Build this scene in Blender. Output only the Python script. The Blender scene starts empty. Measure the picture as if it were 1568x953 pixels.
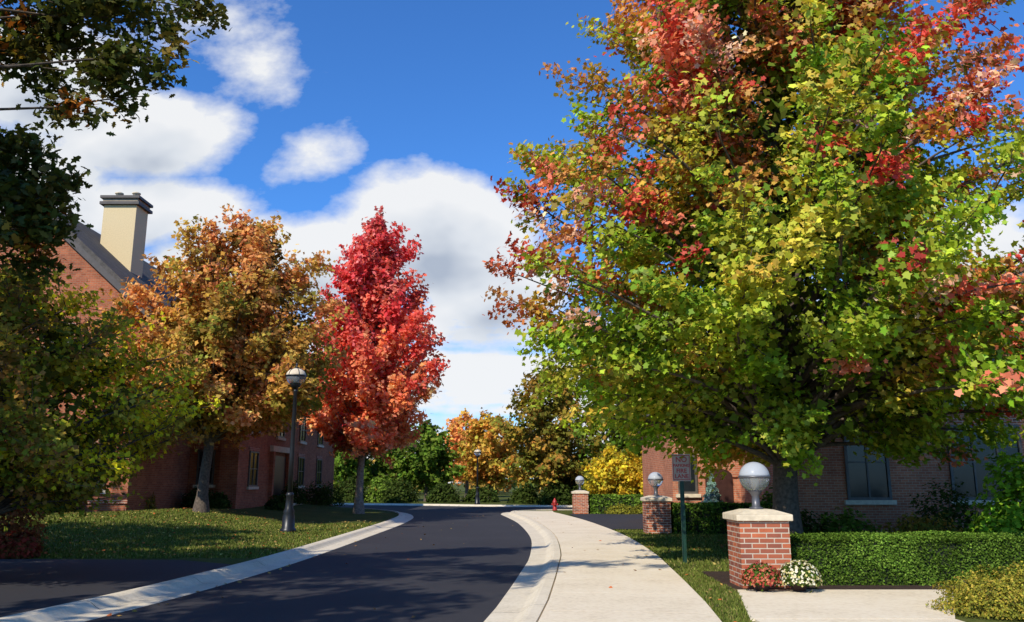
import bpy, math, random
import numpy as np
from mathutils import Vector, noise as mnoise
random.seed(3)
scene=bpy.context.scene
COL=scene.collection

# ------------------------------------------------------------------ helpers
def link(o,parent=None):
    COL.objects.link(o)
    if parent is not None: o.parent=parent
    return o
def empty(name,loc=(0,0,0)):
    e=bpy.data.objects.new(name,None); e.empty_display_size=.3
    COL.objects.link(e); e["origin"]=str(tuple(round(v,2) for v in loc)); return e
def obj_from(name,verts,faces,mat,parent=None,smooth=False):
    me=bpy.data.meshes.new(name); me.from_pydata([tuple(v) for v in verts],[],faces); me.update()
    if mat: me.materials.append(mat)
    if smooth:
        for p in me.polygons: p.use_smooth=True
    return link(bpy.data.objects.new(name,me),parent)
def box(name,x0,x1,y0,y1,z0,z1,mat,parent=None,bevel=0):
    v=[(x0,y0,z0),(x1,y0,z0),(x1,y1,z0),(x0,y1,z0),(x0,y0,z1),(x1,y0,z1),(x1,y1,z1),(x0,y1,z1)]
    f=[(0,3,2,1),(4,5,6,7),(0,1,5,4),(1,2,6,5),(2,3,7,6),(3,0,4,7)]
    o=obj_from(name,v,f,mat,parent)
    if bevel:
        m=o.modifiers.new('b','BEVEL'); m.width=bevel; m.segments=2
    return o
def lathe(name,prof,cx,cy,cz,mat,parent=None,n=24,smooth=True,flute=0,nf=12):
    v=[];f=[]
    for (r,z) in prof:
        for i in range(n):
            a=2*math.pi*i/n
            rr=r*(1+flute*math.cos(nf*a))
            v.append((cx+rr*math.cos(a),cy+rr*math.sin(a),cz+z))
    for k in range(len(prof)-1):
        for i in range(n):
            j=(i+1)%n
            f.append((k*n+i,k*n+j,(k+1)*n+j,(k+1)*n+i))
    f.append(tuple(range(n))[::-1]); f.append(tuple((len(prof)-1)*n+i for i in range(n)))
    return obj_from(name,v,f,mat,parent,smooth)
def fast_mesh(name,V,k,mat,parent=None,cols=None):
    n=V.shape[0]
    me=bpy.data.meshes.new(name)
    me.vertices.add(n*k); me.vertices.foreach_set('co',V.reshape(-1).astype(np.float32))
    me.loops.add(n*k); me.loops.foreach_set('vertex_index',np.arange(n*k,dtype=np.int32))
    me.polygons.add(n); me.polygons.foreach_set('loop_start',np.arange(0,n*k,k,dtype=np.int32))
    me.update(calc_edges=True)
    if cols is not None:
        ca=me.color_attributes.new('Col','FLOAT_COLOR','POINT')
        c=np.ones((n,k,4),np.float32); c[:,:,:3]=cols[:,None,:]
        ca.data.foreach_set('color',c.reshape(-1))
    me.materials.append(mat)
    return link(bpy.data.objects.new(name,me),parent)
def catmull(pts,step=1.0):
    P=[np.array(p,float) for p in pts]; P=[2*P[0]-P[1]]+P+[2*P[-1]-P[-2]]
    out=[]
    for i in range(1,len(P)-2):
        L=np.linalg.norm(P[i+1]-P[i]); n=max(1,int(L/step))
        for j in range(n):
            t=j/n
            out.append(.5*((2*P[i])+(-P[i-1]+P[i+1])*t+(2*P[i-1]-5*P[i]+4*P[i+1]-P[i+2])*t*t+(-P[i-1]+3*P[i]-3*P[i+1]+P[i+2])*t**3))
    out.append(P[-2]); return np.array(out)
def resample(pl,step):
    d=np.r_[0,np.cumsum(np.linalg.norm(np.diff(pl,axis=0),axis=1))]
    s=np.linspace(0,d[-1],max(2,int(d[-1]/step)+1))
    return np.c_[np.interp(s,d,pl[:,0]),np.interp(s,d,pl[:,1])]
def normals2(pl):
    t=np.gradient(pl,axis=0); t/=np.linalg.norm(t,axis=1)[:,None]+1e-9
    return np.c_[t[:,1],-t[:,0]]

# ------------------------------------------------------------------ materials
class NT:
    def __init__(s,nt): s.nt=nt
    def n(s,t,**kw):
        x=s.nt.nodes.new(t)
        for k,v in kw.items(): setattr(x,k,v)
        return x
    def l(s,a,b): s.nt.links.new(a,b)
    def m(s,op,a,b=None,c=None,clamp=False):
        x=s.nt.nodes.new('ShaderNodeMath'); x.operation=op; x.use_clamp=clamp
        for i,v in enumerate((a,b,c)):
            if v is None: continue
            if isinstance(v,(int,float)): x.inputs[i].default_value=v
            else: s.nt.links.new(v,x.inputs[i])
        return x.outputs[0]
def newmat(name):
    m=bpy.data.materials.new(name); m.use_nodes=True; t=NT(m.node_tree)
    b=m.node_tree.nodes['Principled BSDF']; return m,t,b
def ramp(t,fac,stops):
    r=t.n('ShaderNodeValToRGB'); e=r.color_ramp.elements
    while len(e)<len(stops): e.new(.5)
    for i,(p,c) in enumerate(stops):
        e[i].position=p; e[i].color=(c[0],c[1],c[2],1)
    t.l(fac,r.inputs[0]); return r.outputs[0]
def plain(name,col,rough=.6,metal=0,var=.25,scale=6,bump=.0):
    m,t,b=newmat(name)
    g=t.n('ShaderNodeNewGeometry'); nz=t.n('ShaderNodeTexNoise'); nz.inputs['Scale'].default_value=scale; nz.inputs['Detail'].default_value=4
    t.l(g.outputs['Position'],nz.inputs['Vector'])
    c=ramp(t,nz.outputs[0],[(.3,[v*(1-var) for v in col]),(.7,[min(1,v*(1+var)) for v in col])])
    t.l(c,b.inputs['Base Color']); b.inputs['Roughness'].default_value=rough; b.inputs['Metallic'].default_value=metal
    if bump:
        bp=t.n('ShaderNodeBump'); bp.inputs['Strength'].default_value=bump; bp.inputs['Distance'].default_value=.02
        t.l(nz.outputs[0],bp.inputs['Height']); t.l(bp.outputs[0],b.inputs['Normal'])
    return m
def layered(name,cols,scales,rough=.9,bump=.3,bscale=120,bdist=.004,spec=.3):
    m,t,b=newmat(name)
    g=t.n('ShaderNodeNewGeometry')
    outs=[]
    for s in scales:
        nz=t.n('ShaderNodeTexNoise'); nz.inputs['Scale'].default_value=s; nz.inputs['Detail'].default_value=5; nz.inputs['Roughness'].default_value=.65
        t.l(g.outputs['Position'],nz.inputs['Vector']); outs.append(nz.outputs[0])
    w=.55
    f=t.m('ADD',t.m('MULTIPLY',outs[0],1-w),t.m('MULTIPLY',outs[1],w))
    c=ramp(t,f,cols); t.l(c,b.inputs['Base Color'])
    b.inputs['Roughness'].default_value=rough; b.inputs['Specular IOR Level'].default_value=spec
    nb=t.n('ShaderNodeTexNoise'); nb.inputs['Scale'].default_value=bscale; nb.inputs['Detail'].default_value=2
    t.l(g.outputs['Position'],nb.inputs['Vector'])
    bp=t.n('ShaderNodeBump'); bp.inputs['Strength'].default_value=bump; bp.inputs['Distance'].default_value=bdist
    t.l(nb.outputs[0],bp.inputs['Height']); t.l(bp.outputs[0],b.inputs['Normal'])
    return m
def brickmat(name,c1,c2,mort,bw=.21,rh=.075,ms=.007):
    m,t,b=newmat(name)
    g=t.n('ShaderNodeNewGeometry'); sp=t.n('ShaderNodeSeparateXYZ'); t.l(g.outputs['Position'],sp.inputs[0])
    sn=t.n('ShaderNodeSeparateXYZ'); t.l(g.outputs['True Normal'],sn.inputs[0])
    isy=t.m('GREATER_THAN',t.m('ABSOLUTE',sn.outputs[1]),.5)
    u=t.m('ADD',t.m('MULTIPLY',sp.outputs[0],isy),t.m('MULTIPLY',sp.outputs[1],t.m('SUBTRACT',1,isy)))
    cb=t.n('ShaderNodeCombineXYZ'); t.l(u,cb.inputs[0]); t.l(sp.outputs[2],cb.inputs[1])
    br=t.n('ShaderNodeTexBrick'); br.inputs['Scale'].default_value=1; br.inputs['Brick Width'].default_value=bw
    br.inputs['Row Height'].default_value=rh; br.inputs['Mortar Size'].default_value=ms; br.inputs['Mortar Smooth'].default_value=.2
    br.inputs['Color1'].default_value=(*c1,1); br.inputs['Color2'].default_value=(*c2,1); br.inputs['Mortar'].default_value=(*mort,1)
    t.l(cb.outputs[0],br.inputs['Vector'])
    nz=t.n('ShaderNodeTexNoise'); nz.inputs['Scale'].default_value=1.3; nz.inputs['Detail'].default_value=6; nz.inputs['Roughness'].default_value=.7
    t.l(g.outputs['Position'],nz.inputs['Vector'])
    mx=t.n('ShaderNodeMix',data_type='RGBA',blend_type='MULTIPLY'); mx.inputs[0].default_value=1
    t.l(br.outputs['Color'],mx.inputs[6]); t.l(ramp(t,nz.outputs[0],[(.3,(.68,.68,.7)),(.7,(1.15,1.12,1.1))]),mx.inputs[7])
    t.l(mx.outputs[2],b.inputs['Base Color']); b.inputs['Roughness'].default_value=.9; b.inputs['Specular IOR Level'].default_value=.2
    bp=t.n('ShaderNodeBump'); bp.inputs['Strength'].default_value=.7; bp.inputs['Distance'].default_value=.006; bp.invert=True
    t.l(br.outputs['Fac'],bp.inputs['Height']); t.l(bp.outputs[0],b.inputs['Normal'])
    return m
def leafmat(name,trans=.35,gloss=0.,tint=(1.2,1.12,.7)):
    m=bpy.data.materials.new(name); m.use_nodes=True; t=NT(m.node_tree); nt=m.node_tree
    nt.nodes.remove(nt.nodes['Principled BSDF'])
    at=t.n('ShaderNodeAttribute'); at.attribute_name='Col'
    df=t.n('ShaderNodeBsdfDiffuse'); t.l(at.outputs['Color'],df.inputs[0])
    tr=t.n('ShaderNodeBsdfTranslucent'); mx=t.n('ShaderNodeMix',data_type='RGBA',blend_type='MULTIPLY'); mx.inputs[0].default_value=1
    t.l(at.outputs['Color'],mx.inputs[6]); mx.inputs[7].default_value=(*tint,1); t.l(mx.outputs[2],tr.inputs[0])
    ms=t.n('ShaderNodeMixShader'); ms.inputs[0].default_value=trans
    t.l(df.outputs[0],ms.inputs[1]); t.l(tr.outputs[0],ms.inputs[2]); out=ms.outputs[0]
    if gloss:
        gl=t.n('ShaderNodeBsdfGlossy'); gl.inputs['Roughness'].default_value=.5; gl.inputs[0].default_value=(1,.95,.8,1)
        m2=t.n('ShaderNodeMixShader'); m2.inputs[0].default_value=gloss; t.l(out,m2.inputs[1]); t.l(gl.outputs[0],m2.inputs[2]); out=m2.outputs[0]
    t.l(out,nt.nodes['Material Output'].inputs[0]); return m

M_leaf=leafmat('leaf_foliage')
M_leafg=leafmat('leaf_foliage_glossy',.33,.018)
M_hedge=leafmat('hedge_foliage',.12)
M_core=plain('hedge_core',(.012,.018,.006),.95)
M_bark=plain('bark',(.10,.075,.055),.95,var=.45,scale=14,bump=.8)
M_barkl=plain('bark_grey',(.26,.21,.16),.95,var=.4,scale=12,bump=.8)
M_asph=layered('asphalt',[(.3,(.022,.021,.024)),(.5,(.033,.0315,.035)),(.75,(.050,.047,.050))],(.35,55),.85,.6,160,.006,.3)
M_conc=layered('concrete',[(.3,(.58,.47,.32)),(.5,(.76,.64,.46)),(.72,(.84,.74,.57))],(.9,14),.9,.3,90,.004)
M_kerb=layered('kerb_concrete',[(.3,(.52,.435,.305)),(.5,(.69,.595,.44)),(.72,(.79,.70,.54))],(1.4,20),.9,.3,90,.004)
M_grass=layered('grass_ground',[(.3,(.040,.048,.010)),(.5,(.080,.098,.02)),(.68,(.14,.13,.035))],(.6,9),1,.9,35,.03,.1)
M_brickL=brickmat('house_brick',(.48,.15,.068),(.32,.088,.042),(.36,.24,.155))
M_brickR=brickmat('house_brick_right',(.56,.21,.11),(.42,.14,.075),(.48,.36,.25))
M_brickP=brickmat('pillar_brick',(.54,.15,.065),(.25,.085,.058),(.60,.49,.37),.235,.078,.009)
M_stone=plain('limestone_cap',(.66,.55,.39),.85,var=.15,scale=9,bump=.3)
M_stucco=plain('chimney_stucco',(.64,.50,.28),.9,var=.08,scale=20)
M_trim=plain('trim_dark',(.055,.045,.04),.6)
M_soff=plain('soffit_tan',(.28,.22,.15),.7)
M_shing=layered('roof_shingle',[(.3,(.045,.04,.037)),(.5,(.09,.08,.07)),(.7,(.15,.13,.115))],(3,16),.95,.5,40,.02)
M_glass=plain('window_glass',(.015,.018,.02),.16,var=.1)
M_frame=plain('window_frame',(.10,.085,.07),.5)
M_door=plain('door_paint',(.05,.02,.015),.4)
M_black=plain('black_metal',(.014,.015,.017),.38,.2,var=.2)
M_grey=plain('lamp_base_metal',(.10,.10,.11),.4,.3,var=.15)
M_green=plain('green_post',(.012,.05,.03),.5,.2)
M_signf=plain('sign_face',(.42,.33,.26),.5,var=.08)
M_signr=plain('sign_red',(.42,.03,.02),.5,var=.05)
M_red=plain('hydrant_red',(.35,.02,.015),.5)
M_pot=plain('plastic_pot',(.06,.03,.025),.6)
M_mulch=layered('mulch',[(.35,(.02,.012,.008)),(.6,(.07,.04,.025)),(.8,(.12,.08,.05))],(6,30),1,1,50,.03)
def globemat(name,col,tr,rough=.15):
    m,t,b=newmat(name); b.inputs['Roughness'].default_value=rough
    b.inputs['Transmission Weight'].default_value=tr; b.inputs['IOR'].default_value=1.2
    nz=t.n('ShaderNodeTexNoise'); nz.inputs['Scale'].default_value=9; g=t.n('ShaderNodeNewGeometry'); t.l(g.outputs['Position'],nz.inputs['Vector'])
    t.l(ramp(t,nz.outputs[0],[(.3,[c*.97 for c in col]),(.7,col)]),b.inputs['Base Color'])
    return m
M_gtop=globemat('lamp_globe_top',(.40,.42,.45),.0,.3)
M_gbot=globemat('lamp_globe_glass',(.72,.76,.80),.8,.06)

# ------------------------------------------------------------------ road layout
Rk=catmull([(-3.9,-6),(-2.2,0),(-1.15,5),(-.385,10.5),(-.09,13.4),(.2,16.9),(.45,20.5),(.6,27.1),(.3,35.8),(-.2,42),(-.6,46.5),(-.25,49.2),(1.0,50.6),(4,51.2),(15,51.5),(60,52)],1.0)
Lk=catmull([(-8.3,-6),(-7.2,0),(-6.3,5),(-5.45,10.5),(-5.05,13.4),(-4.8,16.9),(-4.67,20),(-4.6,27),(-4.6,36),(-5.0,43),(-6.4,49),(-9.5,54),(-14.5,57.5),(-22,59),(-60,61)],1.0)
Fk=catmull([(60,59),(15,58.6),(4,59),(-2,60.5),(-7,63),(-14,65.3),(-22,66.3),(-60,68)],1.0)
poly=np.vstack([Rk,Fk,Lk[::-1]])
def inpoly(X,Y,poly):
    ins=np.zeros(X.shape,bool); n=len(poly)
    for i in range(n):
        x1,y1=poly[i]; x2,y2=poly[(i+1)%n]
        c=((y1>Y)!=(y2>Y))
        with np.errstate(divide='ignore',invalid='ignore'):
            xi=(x2-x1)*(Y-y1)/(y2-y1+1e-12)+x1
        ins^=(c&(X<xi))
    return ins
def distpl(X,Y,pl):
    d=np.full(X.shape,1e9)
    for i in range(len(pl)-1):
        a=pl[i];b=pl[i+1];ab=b-a;L=ab@ab+1e-12
        t=np.clip(((X-a[0])*ab[0]+(Y-a[1])*ab[1])/L,0,1)
        d=np.minimum(d,np.hypot(X-a[0]-t*ab[0],Y-a[1]-t*ab[1]))
    return d
def sst(x): x=np.clip(x,0,1); return x*x*(3-2*x)
def gz(X,Y):
    X=np.atleast_1d(np.array(X,float));Y=np.atleast_1d(np.array(Y,float))
    ins=inpoly(X,Y,poly)
    d=np.minimum(np.minimum(distpl(X,Y,Rk),distpl(X,Y,Lk)),distpl(X,Y,Fk))
    h=.09*np.clip((d-.4)/.28,0,1)*(~ins)
    h+=.5*sst((-X-7.5)/6)*sst((Y-19)/9)*(~ins)*sst((56-Y)/8)
    h+=.06*sst((d-1.5)/3)*(~ins)*np.sin(X*.7+1)*np.sin(Y*.5)*(X<-6)*sst((Y-19)/3)
    return h
def gz1(x,y): return float(gz(x,y)[0])
xs=np.r_[-900,-500,-250,-120,-70,np.arange(-45,-12,1.5),np.arange(-12,12,.25),np.arange(12,45,1.5),70,120,250,500,900]
ys=np.r_[-300,-80,-30,np.arange(-8,70,.4),75,85,100,130,200,350,600,1200]
GX,GY=np.meshgrid(xs,ys); H=gz(GX.ravel(),GY.ravel())
nx=len(xs);ny=len(ys)
fv=[(a,b,c) for a,b,c in zip(GX.ravel(),GY.ravel(),H)]
ff=[(j*nx+i,j*nx+i+1,(j+1)*nx+i+1,(j+1)*nx+i) for j in range(ny-1) for i in range(nx-1)]
obj_from('ground',fv,ff,M_grass,smooth=True)
def sheet(name,pts,z,mat,parent=None):
    o=obj_from(name,[(p[0],p[1],z) for p in pts],[tuple(range(len(pts)))],mat,parent)
    if o.data.polygons[0].normal.z<0: o.data.flip_normals()
    return o
sheet('asphalt_road',poly,.006,M_asph)
def kerb(name,pl,sign):
    prof=[(-.03,.0),(-.005,.012),(.36,.022),(.42,.05),(.50,.108),(.56,.124),(.70,.126),(.715,.05)]
    pl=resample(pl,.5); nn=normals2(pl)*sign
    V=[];F=[]; k=len(prof); ch=6
    for s in range(0,len(pl)-1,ch):
        e=min(s+ch,len(pl)-1); base=len(V)
        for i in range(s,e+1):
            p=pl[i].copy()
            if i==e and e<len(pl)-1: p=p+(pl[i-1]-p)*.022
            for (o,z) in prof: V.append((p[0]+nn[i,0]*o,p[1]+nn[i,1]*o,z))
        for i in range(e-s):
            for j in range(k-1):
                a=base+i*k+j; q=(a,a+1,a+1+k,a+k); F.append(q if sign<0 else q[::-1])
    return obj_from(name,V,F,M_kerb)
kerb('kerb',Rk,1); kerb('kerb',Lk,-1); kerb('kerb',Fk,1)
pl=resample(Rk,.25); nn=normals2(pl); end=int(np.argmax(pl[:,1]>47.5))
V=[];F=[]; st=7
for s in range(0,end,st):
    e=s+st; base=len(V)
    for i in range(s,e+1):
        p=pl[i].copy()
        if i==e: p=p+(pl[i-1]-p)*.05
        for o,z in ((.725,.03),(.725,.128),(2.85,.128),(2.85,.03)):
            V.append((p[0]+nn[i,0]*o,p[1]+nn[i,1]*o,z))
    for i in range(st):
        for j in range(3):
            a=base+i*4+j; F.append((a,a+4,a+5,a+1)[::-1])
    F.append((base,base+1,base+2,base+3)); b2=base+st*4; F.append((b2+3,b2+2,b2+1,b2))
obj_from('concrete_sidewalk',V,F,M_conc)
sheet('sidewalk_bed',[(pl[i,0]+nn[i,0]*.73,pl[i,1]+nn[i,1]*.73) for i in range(end)]+[(pl[i,0]+nn[i,0]*2.84,pl[i,1]+nn[i,1]*2.84) for i in range(end)][::-1],.1,M_mulch)
sheet('driveway',[(3.3,29.6),(3.42,31),(3.2,36),(2.95,41),(2.9,43.6),(40,45),(40,30.4)],.12,M_asph)
sheet('driveway',[(-6.02,12.0),(-5.7,15),(-5.55,17.2),(-7,18.2),(-14,18.6),(-45,18.6),(-45,9),(-6.45,9)],.104,M_asph)
box('concrete_path',2.9,5.3,3,10.4,.02,.118,M_conc)
obj_from('concrete_path',[(x,y,z) for z in (.03,.121) for x,y in ((2.85,10.42),(3.42,13.15),(6.7,13.15),(5.3,10.42))],[(3,2,1,0),(4,7,6,5)[::-1],(0,1,5,4)[::-1],(1,2,6,5)[::-1],(2,3,7,6)[::-1],(3,0,4,7)[::-1]],M_conc)
sheet('mulch_bed',[(3.3,13.16),(11,13.16),(11,15.9),(3.5,15.9)],.108,M_mulch)

# ------------------------------------------------------------------ foliage system
SH={
 'maple':np.array([(0,-.4),(.38,-.38),(.32,-.03),(.60,.16),(.30,.26),(.0,.72),(-.30,.26),(-.60,.16),(-.32,-.03),(-.38,-.38)]),
 'oak':np.array([(0,-.6),(.16,-.25),(.34,-.2),(.2,.0),(.42,.18),(.22,.3),(.2,.6),(0,.7),(-.2,.6),(-.22,.3),(-.42,.18),(-.2,0),(-.34,-.2),(-.16,-.25)]),
 'star':np.array([(0,-.45),(.22,-.18),(.5,-.08),(.3,.18),(0,.6),(-.3,.18),(-.5,-.08),(-.22,-.18)]),
 'kite':np.array([(0,-.55),(.38,0),(0,.6),(-.38,0)]),
}
def leaves(name,P,Nr,size,cols,shape,rng,mat,parent=None,curl=.25):
    n=len(P); Nr=Nr/(np.linalg.norm(Nr,axis=1)[:,None]+1e-9)
    r=rng.normal(size=(n,3)); r[:,2]-=.5
    T=np.cross(Nr,r); T/=np.linalg.norm(T,axis=1)[:,None]+1e-9
    B=np.cross(Nr,T)
    s=SH[shape]; sz=np.asarray(size).reshape(-1,1,1)
    V=P[:,None,:]+sz*(s[None,:,0,None]*T[:,None,:]+s[None,:,1,None]*B[:,None,:]-curl*(s[None,:,1,None]**2+s[None,:,0,None]**2)*Nr[:,None,:])
    return fast_mesh(name,V,len(s),mat,parent,cols)
def tube(V,F,pts,rad,n=6):
    pts=np.array(pts); t=np.gradient(pts,axis=0); base=len(V)
    for p,d,r in zip(pts,t,rad):
        d=d/(np.linalg.norm(d)+1e-9); a=np.cross(d,(0.3,1,.1)); a/=np.linalg.norm(a)+1e-9; b=np.cross(d,a)
        for i in range(n):
            w=2*math.pi*i/n; V.append(p+r*(math.cos(w)*a+math.sin(w)*b))
    for k in range(len(pts)-1):
        for i in range(n):
            j=(i+1)%n; F.append((base+k*n+i,base+k*n+j,base+(k+1)*n+j,base+(k+1)*n+i))
def jit(c,n,rng,v=.2,h=.08):
    k=np.exp(rng.normal(0,v,(n,1))); return np.clip(np.array(c)[None,:]*k*np.exp(rng.normal(0,h,(n,3))),0,.95)
def make_tree(name,x,y,prof,nb,ntw,nl,ls,colf,seed,shape='kite',tr=.18,up=.6,spread=.22,twl=.9,inner=.3,asym=None,cx=0,cy=0,bark=None,updir=.2,zst=None,flat=.7,fill=0,fillc=(.03,.04,.01),fills=.3,gain=1.0,mat=None,nrand=.5,fr=.66):
    rng=np.random.default_rng(seed); z0=gz1(x,y)
    root=empty(name,(x,y,z0))
    pz=np.array([p[0] for p in prof]); pr=np.array([p[1] for p in prof])
    ztop=pz[-1]; zst=zst or pz[0]*.85
    V=[];F=[]
    zz=np.linspace(-.15,ztop*.93,14); ttx=np.cumsum(rng.normal(0,.05,14))*.6; tty=np.cumsum(rng.normal(0,.05,14))*.6
    tp=np.c_[x+ttx+cx*np.clip(zz/ztop,0,1)**1.2,y+tty+cy*np.clip(zz/ztop,0,1),z0+zz]
    rad=tr*(1-np.clip(zz/ztop,0,1))**.8+.015; rad[0]*=1.7; rad[1]*=1.05
    tube(V,F,tp,rad,10)
    def trunkpt(h): return np.array([np.interp(h,zz,tp[:,0]),np.interp(h,zz,tp[:,1]),z0+h])
    P=[];N=[];C=[]
    zs=np.linspace(pz[0],ztop,200); w=np.cumsum(np.interp(zs,pz,pr)+.25); w/=w[-1]
    items=[]
    for i in range(nb):
        z=float(np.interp((i+rng.random())/nb,w,zs)); az=i*2.39996+rng.normal(0,.25)
        r=np.interp(z,pz,pr)
        if asym: r*=asym(az,z)
        r*=(1+.26*mnoise.noise((math.cos(az)*1.7+seed,math.sin(az)*1.7,z*.45)))
        r*=rng.uniform(.80,1.03)
        if rng.random()<inner: r*=rng.uniform(.25,.75)
        items.append((z,az,r))
    for (z,az,r) in items:
        h=max(zst,z-r*up-.2); h=min(h,ztop*.9)
        if z-r*up<zst: h=zst+rng.uniform(0,.12)*(ztop-zst)
        S=trunkpt(h); cen=trunkpt(min(z,ztop*.92)); E=np.array([cen[0]+math.cos(az)*r,cen[1]+math.sin(az)*r,z0+z])
        mid=(S+E)/2+np.array([rng.normal(0,.12*r),rng.normal(0,.12*r),.10*r])
        ts=np.linspace(0,1,7)[:,None]; bz=(1-ts)**2*S+2*ts*(1-ts)*mid+ts**2*E
        r0=min(tr*.35,.015+.011*r+tr*.06); tube(V,F,bz,np.linspace(r0,.01,7),5)
        outv=np.array([math.cos(az),math.sin(az),0])
        bb=math.exp(rng.normal(0,.13))
        for j in range(ntw):
            s=1.0 if j==0 else rng.uniform(.28,1)**.75
            p=(1-s)**2*S+2*s*(1-s)*mid+s*s*E
            tan=2*(1-s)*(mid-S)+2*s*(E-mid); tan/=np.linalg.norm(tan)+1e-9
            d=tan*.6+rng.normal(0,.55,3)+outv*.2+np.array([0,0,updir]); d/=np.linalg.norm(d)
            L=twl*rng.uniform(.45,1.15)
            if j==0: d=tan*.8+outv*.2+np.array([0,0,updir]);d/=np.linalg.norm(d)
            q=p+d*L; tube(V,F,[p,(p+q)/2+rng.normal(0,.03,3),q],[.011,.008,.003],3)
            n=int(nl*rng.uniform(.6,1.3)); u=rng.uniform(.05,1.05,n)
            off=rng.normal(0,spread,(n,3)); off[:,2]*=flat
            pos=p+d*L*u[:,None]+off*(1-.45*u[:,None]); pos[:,2]-=.10*u*L*.5
            nr=rng.normal(0,nrand,(n,3))+outv*.45+np.array([0,0,.5])
            P.append(pos);N.append(nr);C.append(jit(np.array(colf((p+q)/2,rng,z/ztop,r))*gain*bb,n,rng))
    obj_from('trunk_and_limbs',V,F,bark or M_bark,root,True)
    P=np.vstack(P);N=np.vstack(N);C=np.vstack(C)
    leaves('crown',P,N,ls*rng.uniform(.7,1.25,len(P)),C,shape,rng,mat or M_leaf,root)
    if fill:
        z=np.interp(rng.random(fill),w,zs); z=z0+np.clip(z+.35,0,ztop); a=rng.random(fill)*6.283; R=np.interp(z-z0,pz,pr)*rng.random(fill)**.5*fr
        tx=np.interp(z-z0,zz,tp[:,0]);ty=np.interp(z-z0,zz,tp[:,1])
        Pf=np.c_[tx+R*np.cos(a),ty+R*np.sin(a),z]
        leaves('dark_filler_leaves',Pf,rng.normal(0,1,(fill,3))+np.array([0,0,.4]),fills*rng.uniform(.6,1.2,fill),jit(fillc,fill,rng),'star',rng,M_hedge,root)  # oversized filler leaves coloured dark as crown-interior shade, also blocking light
    return root
def nz(p,s,o=0): return mnoise.noise((p[0]*s+o,p[1]*s+o*1.7,p[2]*s-o))

# --- big sugar maple
anch=[((6.0,13,3.1),1.1),((6.8,13,4.7),.9),((4.6,13.5,7.9),.9),((4.8,13,6.2),.6),((6.3,13,7),1.1),((4.1,12.6,4.0),.6),((3.3,15,10.4),2.0),((.8,16.5,7.3),1.6),((8.6,14,9.3),2.0),((2.4,14.5,7.8),1.3),((.3,18,6.4),.9),((8.2,13.6,6.4),1.0),((2.3,15.3,12),2.2),((5.6,13.5,10.8),1.4),((9,15,11.5),2.2),((2.0,13.9,5.6),.5),((7.3,13.4,8.2),1.0),((9.0,13.8,4.2),.8)]
def col_big(p,rng,t,r):
    red=0
    for a,s in anch:
        d=math.dist(p,a); red=max(red,1.25-d/s)
    v=nz(p,.45,3)+.35*nz(p,1.3,9)+rng.normal(0,.14)
    tt=(p[2]-7.0)/6
    v2=v+.50*tt+.22*max(0,(3.0-p[0])/3)+.10*max(0,(p[0]-7.5)/3)-.09
    if red+rng.normal(0,.25)>.50: return [(.74,.12,.07),(.82,.24,.13),(.68,.075,.05),(.86,.46,.30)][rng.integers(4)]
    if v2>.45: return [(.66,.23,.07),(.70,.33,.11),(.64,.16,.07)][rng.integers(3)]
    if v2>.22: return [(.60,.38,.06),(.54,.37,.05),(.62,.30,.07)][rng.integers(3)]
    if v2>-.08: return [(.44,.43,.035),(.54,.49,.055),(.38,.41,.035)][rng.integers(3)]
    return [(.25,.38,.02),(.34,.45,.03),(.18,.29,.018),(.40,.47,.04)][rng.integers(4)]
def asym_big(az,z): return 1+.14*max(0,math.cos(az))
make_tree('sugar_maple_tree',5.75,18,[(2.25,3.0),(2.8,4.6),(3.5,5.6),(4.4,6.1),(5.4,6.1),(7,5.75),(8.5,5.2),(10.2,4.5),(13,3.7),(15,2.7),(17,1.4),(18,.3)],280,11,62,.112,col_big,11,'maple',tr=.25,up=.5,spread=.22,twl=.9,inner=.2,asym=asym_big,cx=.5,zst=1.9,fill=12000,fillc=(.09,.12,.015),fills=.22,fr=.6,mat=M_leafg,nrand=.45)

# --- crimson maple
def col_red(p,rng,t,r):
    v=(p[2]-9)/7+.4*nz(p,.5,2)+rng.normal(0,.2)
    if v>.35: return [(.82,.11,.11),(.88,.21,.18),(.72,.075,.075)][rng.integers(3)]
    if v>-.25: return [(.90,.17,.11),(.84,.13,.09),(.92,.25,.16)][rng.integers(3)]
    return [(.93,.32,.13),(.92,.25,.11),(.94,.40,.20)][rng.integers(3)]
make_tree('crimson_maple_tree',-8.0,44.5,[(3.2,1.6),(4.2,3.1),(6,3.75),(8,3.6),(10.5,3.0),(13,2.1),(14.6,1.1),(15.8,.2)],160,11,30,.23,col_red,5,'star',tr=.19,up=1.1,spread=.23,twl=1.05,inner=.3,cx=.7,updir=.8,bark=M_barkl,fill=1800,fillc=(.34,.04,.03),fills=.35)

# --- orange / rust tree
def col_or(p,rng,t,r):
    v=nz(p,.45,6)+.6*(t-.40)+rng.normal(0,.18)-.04*(p[0]+11.5)
    if v>.3: return [(.74,.38,.13),(.68,.34,.10),(.72,.30,.11)][rng.integers(3)]
    if v>-.08: return [(.62,.38,.075),(.56,.31,.065),(.66,.44,.10)][rng.integers(3)]
    if v>-.33: return [(.44,.32,.06),(.48,.25,.06),(.38,.30,.05)][rng.integers(3)]
    return [(.26,.22,.04),(.30,.16,.045),(.24,.24,.04)][rng.integers(3)]
make_tree('orange_pear_tree',-12.1,33.2,[(3.1,2.6),(4,4.1),(5.4,4.5),(7.3,4.2),(9,3.4),(10.6,2.3),(11.5,.8)],160,11,34,.18,col_or,8,'star',tr=.2,up=.8,spread=.23,twl=.95,inner=.3,cx=1.3,updir=.35,fill=2200,fillc=(.15,.10,.025),fills=.3)

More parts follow.
